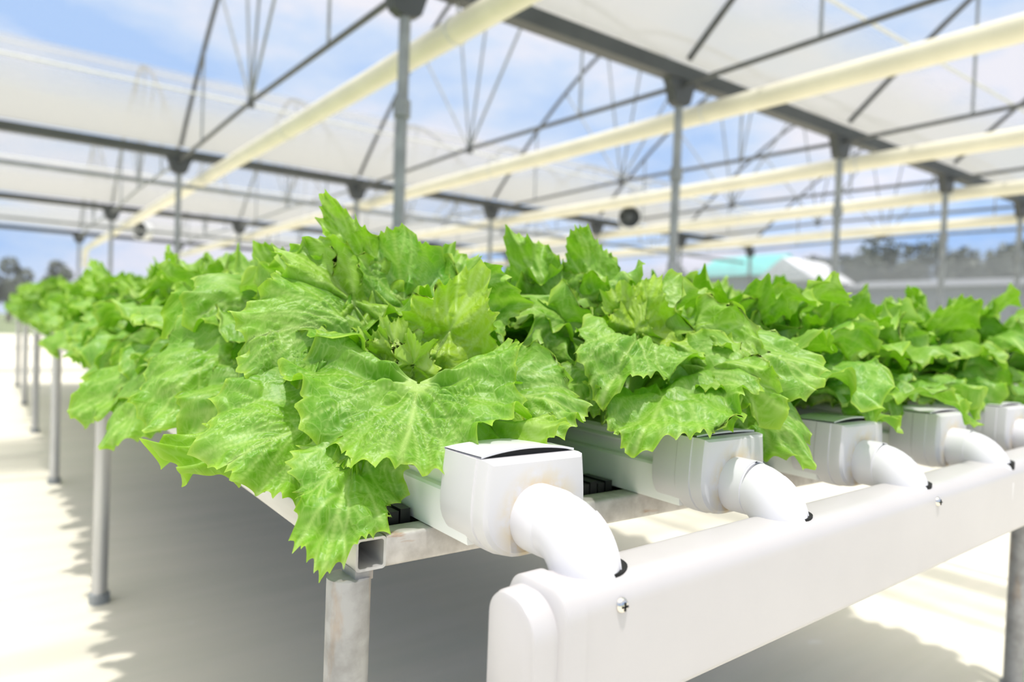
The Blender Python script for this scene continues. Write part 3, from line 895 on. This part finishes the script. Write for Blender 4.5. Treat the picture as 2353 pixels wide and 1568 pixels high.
# --- unique procedural heads close to the viewer
SP = 0.243
near = []
for (k, i, y, sd, lab) in [
    (0, 3, 1.575, 205, 'fourth lettuce from the drain end in the leftmost channel'),
    (1, 1, 1.00, 206, 'second lettuce in the second channel, behind the one over the second cap'),
    (1, 2, 1.245, 207, 'third lettuce from the drain end in the second channel from the left'),
    (2, 0, 0.79, 208, 'green lettuce over the third cap from the left, beside its lifted cover'),
    (2, 1, 1.035, 209, 'second lettuce in the third channel, behind the one over the third cap'),
    (3, 0, 0.80, 210, 'green lettuce over the fourth cap, one leaf lying across the cap top'),
    (3, 1, 1.045, 211, 'second lettuce in the fourth channel, behind the one over the fourth cap'),
    (4, 0, 0.80, 212, 'green lettuce over the fifth cap at the right picture edge')]:
    b = base_of(CX[k], y)
    lv = head_leaves(b, sd, MIDR, scale=1.0)
    if (k, i) == (3, 0):
        lv.append(hero([(1960, 900, 1.38), (2030, 880, 1.30), (2130, 890, 1.24), (2250, 950, 1.22)], 71, .060, cup=.6, frill=.012, res=(50, 64)))
    if (k, i) == (2, 0):
        lv.append(hero([(1745, 900, 1.30), (1850, 880, 1.24), (1960, 900, 1.18), (2050, 990, 1.14)], 72, .040, cup=3.0, frill=.012, res=(44, 50)))
    add_lettuce(CX[k], y, lv, lab, GRP[k])
    near.append((k, i))

# --- shared heads for the rest of the bench
VAR = []
for q in range(7):
    gl = head_leaves(np.zeros(3), 300 + q, (34, 54), detail=True)
    ob = leaf_object('lettuce', gl, link=False)
    VAR.append(ob.data); D.objects.remove(ob)
done = {(0, 0), (0, 1), (0, 2), (1, 0)} | set(near)
starts = [0.84, 0.755, 0.79, 0.80, 0.80, 0.80]
r2 = random.Random(5)
proto = D.objects.new('lettuce', VAR[0])
first = True
for k in range(6):
    i = 0; y = starts[k]
    while y < Y1 - 0.1:
        if (k, i) not in done:
            o = proto if first else proto.copy()
            first = False
            o.data = VAR[r2.randrange(7)]
            COL.objects.link(o)
            b = base_of(CX[k] + r2.uniform(-.008, .008), y + r2.uniform(-.012, .012))
            o.location = tuple(b)
            s = r2.uniform(0.94, 1.09) + 0.015 * k
            o.scale = (s, s, s * r2.uniform(0.92, 1.1)); o.rotation_euler = (r2.uniform(-.08, .08), r2.uniform(-.08, .08), r2.uniform(0, 6.28))
            if i < 12:
                lab = '%s lettuce back from the drain pipe in the %s' % (ORD[i], CHNAME[k])
            else:
                lab = 'small blurred green lettuce far back in the %s' % CHNAME[k]
            tag(o, lab, 'lettuce', GRP[k])
        i += 1; y += SP

# ------------------------------------------------------------------ greenhouse
ROWS = [-2.86, 4.64, 12.14, 19.64, 27.14]
GZ = 2.50 + H
PX = [2.39 + 3.0 * k for k in range(-1, 6)]
XE = 17.39; XW = -9.0
def arch_z(d):
    return GZ + 0.08 + 2.35 * (1 - (abs(d) / 3.75) ** 1.45)

# floor, ground
m = MB(); m.add([(-12, -4, 0), (19, -4, 0), (19, 31, 0), (-12, 31, 0)], [(0, 1, 2, 3)])
tag(m.build('floor', FLOOR), kind='structure')
m = MB(); m.add([(-90, -60, -.03), (140, -60, -.03), (140, 140, -.03), (-90, 140, -.03)], [(0, 1, 2, 3)])
tag(m.build('ground', GROUND), kind='structure')

# roof film bays
for bi in range(4):
    ym = (ROWS[bi] + ROWS[bi + 1]) / 2; vs = []; fs = []; n = 40
    ds = np.linspace(-3.7, 3.7, n)
    for x in (XW, XE):
        for d in ds: vs.append((x, ym + d, arch_z(d)))
    for i in range(n - 1): fs.append((i, i + 1, n + i + 1, n + i))
    m = MB(); m.add(vs, fs)
    tag(m.build('ceiling', FILM, smooth=180, fix=False), kind='structure')

ROWN = ['nearest', 'second', 'third', 'farthest']
# valley gutters
for ri, y in enumerate(ROWS[1:]):
    m = MB(); pr = [(-0.10, 0.07), (-0.07, -0.055), (0.07, -0.055), (0.10, 0.07), (0.08, 0.07), (0.057, -0.04), (-0.057, -0.04), (-0.08, 0.07)]
    m.loft([[(x, y + p[0], GZ + p[1]) for p in pr] for x in (XW, XE)])
    tag(m.build('roof_gutter', GUTM, smooth=20), ['wide dark grey roof gutter over the near row of posts, crossing at upper right', 'dark grey roof gutter over the second row of posts, crossing at left', 'thin grey roof gutter on the third row of posts', 'farthest grey roof gutter above the open end'][ri], 'gutter', 'roof gutters')
    if ri in (1, 2):
        m = MB(); m.tube([(XW, y + 0.2, GZ - 0.45), (XE, y + 0.2, GZ - 0.45)], 0.035, 8)
        tag(m.build('tie_bar', GREYS), ['grey tie bar just below the second roof gutter', 'grey tie bar just below the third roof gutter'][ri - 1], 'bar')

# posts
COLN = ['column left of the bench', 'bench column', 'second column', 'third column', 'fourth column', 'fifth column', 'sixth column']
postlab = {(0, 1): 'grey steel post crossing the thick cream pipe behind the front lettuce', (0, 2): 'grey steel post under the thick gutter, second post of the near row',
           (0, 3): 'grey steel post of the near row against blue sky, third from left', (0, 4): 'grey steel post of the near row, fourth from left',
           (0, 5): 'grey steel post of the near row at the right picture edge'}
for ri, y in enumerate(ROWS[1:]):
    for ci, x in enumerate(PX):
        if ri == 0 and ci in (0, 6): continue
        lab = postlab.get((ri, ci)) or 'thin grey roof post in the %s row of posts, %s from the left' % (ROWN[ri], ORD[ci])
        e = empty('roof_post', (x, y, 0), lab, 'post', 'roof posts')
        m = MB(); m.tube([(x, y, 0), (x, y, GZ - 0.06)], 0.042, 16); m.build('pole', GREYS, e)
        if ri < 2:
            m = MB(); m.tube([(x, y, 0.0), (x, y, 1.62), (x, y, 1.64)], [0.054, 0.054, 0.044], 16); m.build('sleeve', GREYS, e)
        m = MB()
        w = 0.16
        m.loft([[(x + a * s_, y + b_ * 0.05, z) for a, b_ in ((-1, -1), (1, -1), (1, 1), (-1, 1))] for z, s_ in ((GZ - 0.30, 0.055), (GZ - 0.27, 0.11), (GZ - 0.12, 0.16), (GZ - 0.055, 0.20))])
        m.build('bracket', GUTM, e, smooth=20)
        if ri == 0:
            m = MB(); m.tube([(x, y, GZ - 1.02), (x, y, GZ - 0.90)], 0.062, 16); m.build('clamp', GREYS, e)

# trusses
for bi in range(4):
    ym = (ROWS[bi] + ROWS[bi + 1]) / 2
    for ci, x in enumerate(PX):
        if ci == 0 and bi != 1: continue
        place = ['roof bay over the bench', 'second roof bay', 'third roof bay', 'farthest roof bay'][bi]
        e = empty('roof_truss', (x, ym, GZ), 'grey arched tube truss in the %s, %s from the left' % (place, ORD[ci]), 'truss', 'roof trusses')
        ds = np.linspace(-3.65, 3.65, 29)
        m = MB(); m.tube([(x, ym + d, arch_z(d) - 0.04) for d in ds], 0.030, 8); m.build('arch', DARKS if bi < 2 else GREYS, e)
        def cz(d): return GZ - 0.10 + 0.06 * (1 - abs(d) / 3.7)
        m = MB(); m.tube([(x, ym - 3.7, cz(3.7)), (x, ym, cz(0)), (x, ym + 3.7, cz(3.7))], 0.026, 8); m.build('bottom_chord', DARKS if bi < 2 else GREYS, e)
        for d0, d1 in ((0, -1.5), (0, -0.45), (0, 0.45), (0, 1.5), (-2.3, -2.3), (2.3, 2.3)):
            m = MB(); m.tube([(x, ym + d0, cz(d0)), (x, ym + d1, arch_z(d1) - 0.04)], 0.016, 6); m.build('strut', GREYS, e)
        if bi < 2:
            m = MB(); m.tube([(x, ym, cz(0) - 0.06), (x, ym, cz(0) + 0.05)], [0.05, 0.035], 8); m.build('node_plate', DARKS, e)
# purlins
for bi in range(4):
    ym = (ROWS[bi] + ROWS[bi + 1]) / 2
    for d, nm in ((2.85, 'far'), (0.0, 'ridge')):
        m = MB(); m.tube([(XW, ym + d, arch_z(d) - 0.10), (XE, ym + d, arch_z(d) - 0.10)], 0.020, 8)
        tag(m.build('purlin', FANW), 'pale %s purlin running across the %s' % ('slope' if d else 'ridge', ['roof bay over the bench', 'second roof bay', 'third roof bay', 'farthest roof bay'][bi]), 'purlin', 'roof purlins')

# cream drain pipes slung along the bays
PZ = 2.23 + H
pl = ['thick cream pipe overhead, nearest, crossing behind the first post', 'second cream pipe overhead, passing in front of the second post', 'third cream pipe overhead, from the right picture edge', 'fourth cream pipe overhead, thin and pale', 'fifth cream pipe, lowest and farthest right']
for k, x in enumerate((2.83, 5.82, 8.87, 11.73, 14.7)):
    e = empty('cream_pipe', (x, 1.0, PZ), pl[k], 'pipe', 'cream pipes overhead')
    m = MB(); path = [(x, -2.0, PZ), (x, 29.6, PZ)]; 
    for i in range(1, 7):
        a = math.radians(15 * i); path.append((x, 29.6 + 0.45 * math.sin(a), PZ - 0.45 * (1 - math.cos(a))))
    path.append((x, 30.05, PZ - 0.7))
    m.tube(path, 0.10, 24); pb = m.build('pipe_body', CREAM, e)
    for y in np.arange(0.9, 28, 3.75):
        m = MB(); m.tube([(x + 0.104 * math.cos(t), y, PZ + 0.104 * math.sin(t)) for t in np.linspace(0, 2 * math.pi, 19)], 0.008, 6)
        m.tube([(x, y, PZ + 0.10), (x, y, GZ - 0.02)], 0.006, 6)
        m.build('hanger', FANW, e)

# circulation fans
def fan(x, y, z, r, label):
    e = empty('ceiling_fan', (x, y, z), label, 'fan', 'circulation fans')
    ax = np.array([-0.72, -0.69, 0.0]); sd = np.array([0.69, -0.72, 0]); up = np.array([0, 0, 1.0]); c = np.array([x, y, z])
    m = MB(); n = 28
    def ring(rad, off): return [c + ax * off + rad * (sd * math.cos(t) + up * math.sin(t)) for t in np.linspace(0, 2 * math.pi, n + 1)[:-1]]
    m.loft([ring(r, -0.18), ring(r * 1.05, 0.14), ring(r * 0.96, 0.14), ring(r * 0.93, -0.18)], cap=False); m.build('housing', FANW, e)
    m = MB(); m.loft([ring(r * 0.94, -0.12), ring(r * 0.94, -0.10)]); m.build('back_screen', FANM, e)
    m = MB(); m.tube([c - ax * 0.05, c + ax * 0.08], [0.09, 0.06], 14); m.build('motor', FANM, e)
    for i in range(6):
        t0 = i * math.pi / 3; m = MB()
        p = lambda rr_, t, o: c + ax * o + rr_ * (sd * math.cos(t) + up * math.sin(t))
        m.add([p(.05, t0, .03), p(.05, t0 + .5, -.03), p(r * .92, t0 + .75, -.04), p(r * .92, t0 + .05, .05), p(.05, t0, .024), p(.05, t0 + .5, -.036), p(r * .92, t0 + .75, -.046), p(r * .92, t0 + .05, .044)], [(0, 1, 2, 3), (7, 6, 5, 4), (0, 4, 5, 1), (1, 5, 6, 2), (2, 6, 7, 3), (3, 7, 4, 0)])
        m.build('blade', FANM, e, smooth=0)
    m = MB(); m.tube([c - ax * .16 + up * r * 0.9, c - ax * .16 + up * (GZ - z + 0.7 if z > GZ else GZ - z)], 0.02, 8) if z < GZ - r else m.tube([c + up * r * 0.9, c + up * (r + .35)], 0.02, 8)
    m.build('hanger', GREYS, e)
    m = MB(); m.tube([c - ax * 0.165 - sd * r * .95, c - ax * 0.165 + sd * r * .95], 0.012, 6); m.tube([c - ax * 0.165 - up * r * .95, c - ax * 0.165 + up * r * .95], 0.012, 6); m.build('guard', FANM, e)
fan(10.79, 10.5, 2.36 + H, 0.24, 'round dark circulation fan hanging far off above the second lettuce')
fan(3.75, 24.0, 2.50 + H - 0.03, 0.26, 'small dark fan hanging far back by the end of the thick cream pipe')

# net side and end walls
m = MB(); m.add([(XE + .05, -3, 0), (XE + .05, 27.2, 0), (XE + .05, 27.2, GZ), (XE + .05, -3, GZ)], [(0, 1, 2, 3)])
tag(m.build('wall_right', NET, fix=False), kind='structure')
m = MB(); m.add([(XW, 27.3, 0), (XE, 27.3, 0), (XE, 27.3, GZ), (XW, 27.3, GZ)], [(0, 1, 2, 3)])
tag(m.build('wall_back', NETB, fix=False), kind='structure')

# ------------------------------------------------------------------ beyond the greenhouse
def tree(x, y, h, w, label, seed, trunk=True):
    rg = np.random.RandomState(seed)
    e = empty('tree', (x, y, 0), label, 'tree', 'trees beyond the greenhouse')
    m = MB(); m.tube([(x, y, 0), (x + .1, y, h * .35), (x - .05, y + .1, h * .75)], [w * .06, w * .045, w * .02], 8); m.build('trunk', BARK, e)
    nb = 9; C = []
    for i in range(nb):
        a = rg.uniform(0, 6.28); q = rg.uniform(0, 1) ** .6 * w * .5
        C.append((x + q * math.cos(a), y + q * math.sin(a), h * rg.uniform(.38, .84), w * rg.uniform(.2, .34)))
    C.append((x, y, h * .86, h * .14))
    n = 2600; vs = np.zeros((n * 4, 3)); s_ = 0.16 * max(1, w / 3)
    for i in range(n):
        cx, cy, cz, r = C[rg.randint(len(C))]
        d = rg.normal(size=3); d /= np.linalg.norm(d); p = np.array((cx, cy, cz)) + d * r * rg.uniform(.55, 1.05)
        p[2] = min(max(p[2], .2), h)
        u = rg.normal(size=3); u /= np.linalg.norm(u); v = np.cross(u, rg.normal(size=3)); v /= np.linalg.norm(v)
        k = s_ * rg.uniform(.6, 1.3)
        vs[i * 4:i * 4 + 4] = [p - u * k, p + v * k * .5, p + u * k, p - v * k * .5]
    m = MB(); m.add(vs, [(i * 4, i * 4 + 1, i * 4 + 2, i * 4 + 3) for i in range(n)]); m.build('crown', TREE, e, smooth=0, fix=False)

tree(1.2, 60, 4.45, 2.6, 'dark grey tree at the far left, nearest the picture edge', 1)
tree(4.0, 60, 4.45, 2.3, 'dark grey tree far left, right of the other far left tree', 2)
tree(6.9, 61, 3.6, 2.2, 'low dark tree far left behind the bench end', 3)
hz = [(45, 14.6, 6.6, 4.5), (45.5, 17.3, 6.5, 3.6), (46, 19.4, 7.3, 3.6), (45, 22.0, 7.6, 3.8), (45, 24.6, 6.6, 3.6), (47, 28.5, 6.3, 4.5), (48, 33.0, 6.0, 4.6), (48, 38, 6.3, 5)]
for i, (x, y, h, w) in enumerate(hz):
    tree(x, y, h, w, 'grey green tree beyond the right net wall, %s from the right picture edge' % ORD[i], 20 + i)

# long low grey shed behind the right net wall
sh = empty('storage_shed', (38, 15, 0), 'long low grey shed beyond the right net wall', 'shed')
m = MB(); m.box((37, 6, 0), (41, 19.6, 3.6)); m.build('wall', plain('grey_shed_wall', (0.26, 0.27, 0.30), .7, var=.15, scale=.8), sh, smooth=0)
m = MB(); m.loft([[(36.6, y, 3.6), (39, y, 4.1), (41.4, y, 3.6)] for y in (5.8, 19.8)]); m.build('roof', plain('grey_shed_roof', (0.22, 0.23, 0.25), .6, var=.1, scale=.8), sh, smooth=0)
# teal roofed building
tb = empty('farm_building', (36, 24, 0), 'building with teal sheet roof and white gable beyond the net wall', 'building')
m = MB(); m.box((35, 20.6, 0), (39, 27.6, 4.3)); m.build('wall', plain('grey_building_wall', (0.34, 0.36, 0.38), .7, var=.15, scale=.8), tb, smooth=0)
m = MB(); m.loft([[(34.4, y, 4.3), (37, y, 5.7), (39.6, y, 4.3)] for y in (23.2, 28.2)]); m.build('roof', TEAL, tb, smooth=0)
m = MB(); m.loft([[(x, 20.0, 3.9), (x, 21.9, 5.2), (x, 23.6, 3.9)] for x in (34.3, 38.5)]); m.build('gable_roof', OFFW, tb, smooth=0)

# ------------------------------------------------------------------ sky and sun
w = D.worlds.new('sky'); SC.world = w; w.use_nodes = True; nt = w.node_tree; nt.nodes.clear()
out = nt.nodes.new('ShaderNodeOutputWorld'); bg = nt.nodes.new('ShaderNodeBackground')
tc = nt.nodes.new('ShaderNodeTexCoord'); mp = nt.nodes.new('ShaderNodeMapping')
mp.inputs['Scale'].default_value = (1, 1, 2.6); mp.inputs['Location'].default_value = (6.16, 0.1, 0.2)
nt.links.new(tc.outputs['Generated'], mp.inputs['Vector'])
n1 = noise(nt, mp.outputs['Vector'], 2.3, 6, 0.58)
r = ramp(nt, n1.outputs['Fac'], [(0.38, c4(0.35, 0.60, 1.05)), (0.49, c4(0.60, 0.77, 1.05)), (0.60, c4(0.92, 0.92, 1.03))])

wm = nt.nodes.new('ShaderNodeMix'); wm.data_type = 'RGBA'; nt.links.new(r.outputs['Color'], wm.inputs[6]); wm.inputs[7].default_value = c4(0.98, 0.94, 0.86); nt.links.new(wm.outputs[2], bg.inputs['Color'])
 
# sky overhead, out of view, strengthened and warmed: added to lift ambient light
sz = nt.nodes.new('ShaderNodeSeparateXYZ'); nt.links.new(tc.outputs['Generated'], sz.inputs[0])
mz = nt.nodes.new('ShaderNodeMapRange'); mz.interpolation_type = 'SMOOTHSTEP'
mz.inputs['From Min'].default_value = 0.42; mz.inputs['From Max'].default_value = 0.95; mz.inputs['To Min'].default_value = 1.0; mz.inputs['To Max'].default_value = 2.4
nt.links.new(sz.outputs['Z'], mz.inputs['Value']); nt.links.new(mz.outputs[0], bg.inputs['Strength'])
my = nt.nodes.new('ShaderNodeMapRange'); my.inputs['From Min'].default_value = 0.45; my.inputs['From Max'].default_value = 0.8; nt.links.new(sz.outputs['Z'], my.inputs['Value']); nt.links.new(my.outputs[0], wm.inputs['Factor'])
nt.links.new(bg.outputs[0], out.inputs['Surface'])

sd = D.lights.new('sun', 'SUN'); sd.energy = 3.8; sd.angle = math.radians(1.6); sd.color = (1.0, 0.96, 0.90)
so = D.objects.new('sun', sd); COL.objects.link(so)
so.rotation_euler = Vector((0.10, 0.24, -1.0)).to_track_quat('-Z', 'Y').to_euler()

# ------------------------------------------------------------------ camera
cd = D.cameras.new('camera'); cam = D.objects.new('camera', cd); COL.objects.link(cam)
cd.sensor_width = 36.0; cd.lens = 36.0 * FPX / 2353.0
cd.clip_start = 0.02; cd.clip_end = 500
mw = Matrix.Identity(4)
for i in range(3):
    for j in range(3): mw[i][j] = R[i][j]
mw[2][3] = H
cam.matrix_world = mw
cd.dof.use_dof = True; cd.dof.focus_distance = 0.80; cd.dof.aperture_fstop = 3.0
SC.camera = cam
vs_ = SC.view_settings
vs_.view_transform = 'Standard'; vs_.look = 'None'; vs_.gamma = 1.0; vs_.use_curve_mapping = False; vs_.exposure = 0.0
SC.cycles.transparent_max_bounces = 20
SC.cycles.max_bounces = 8
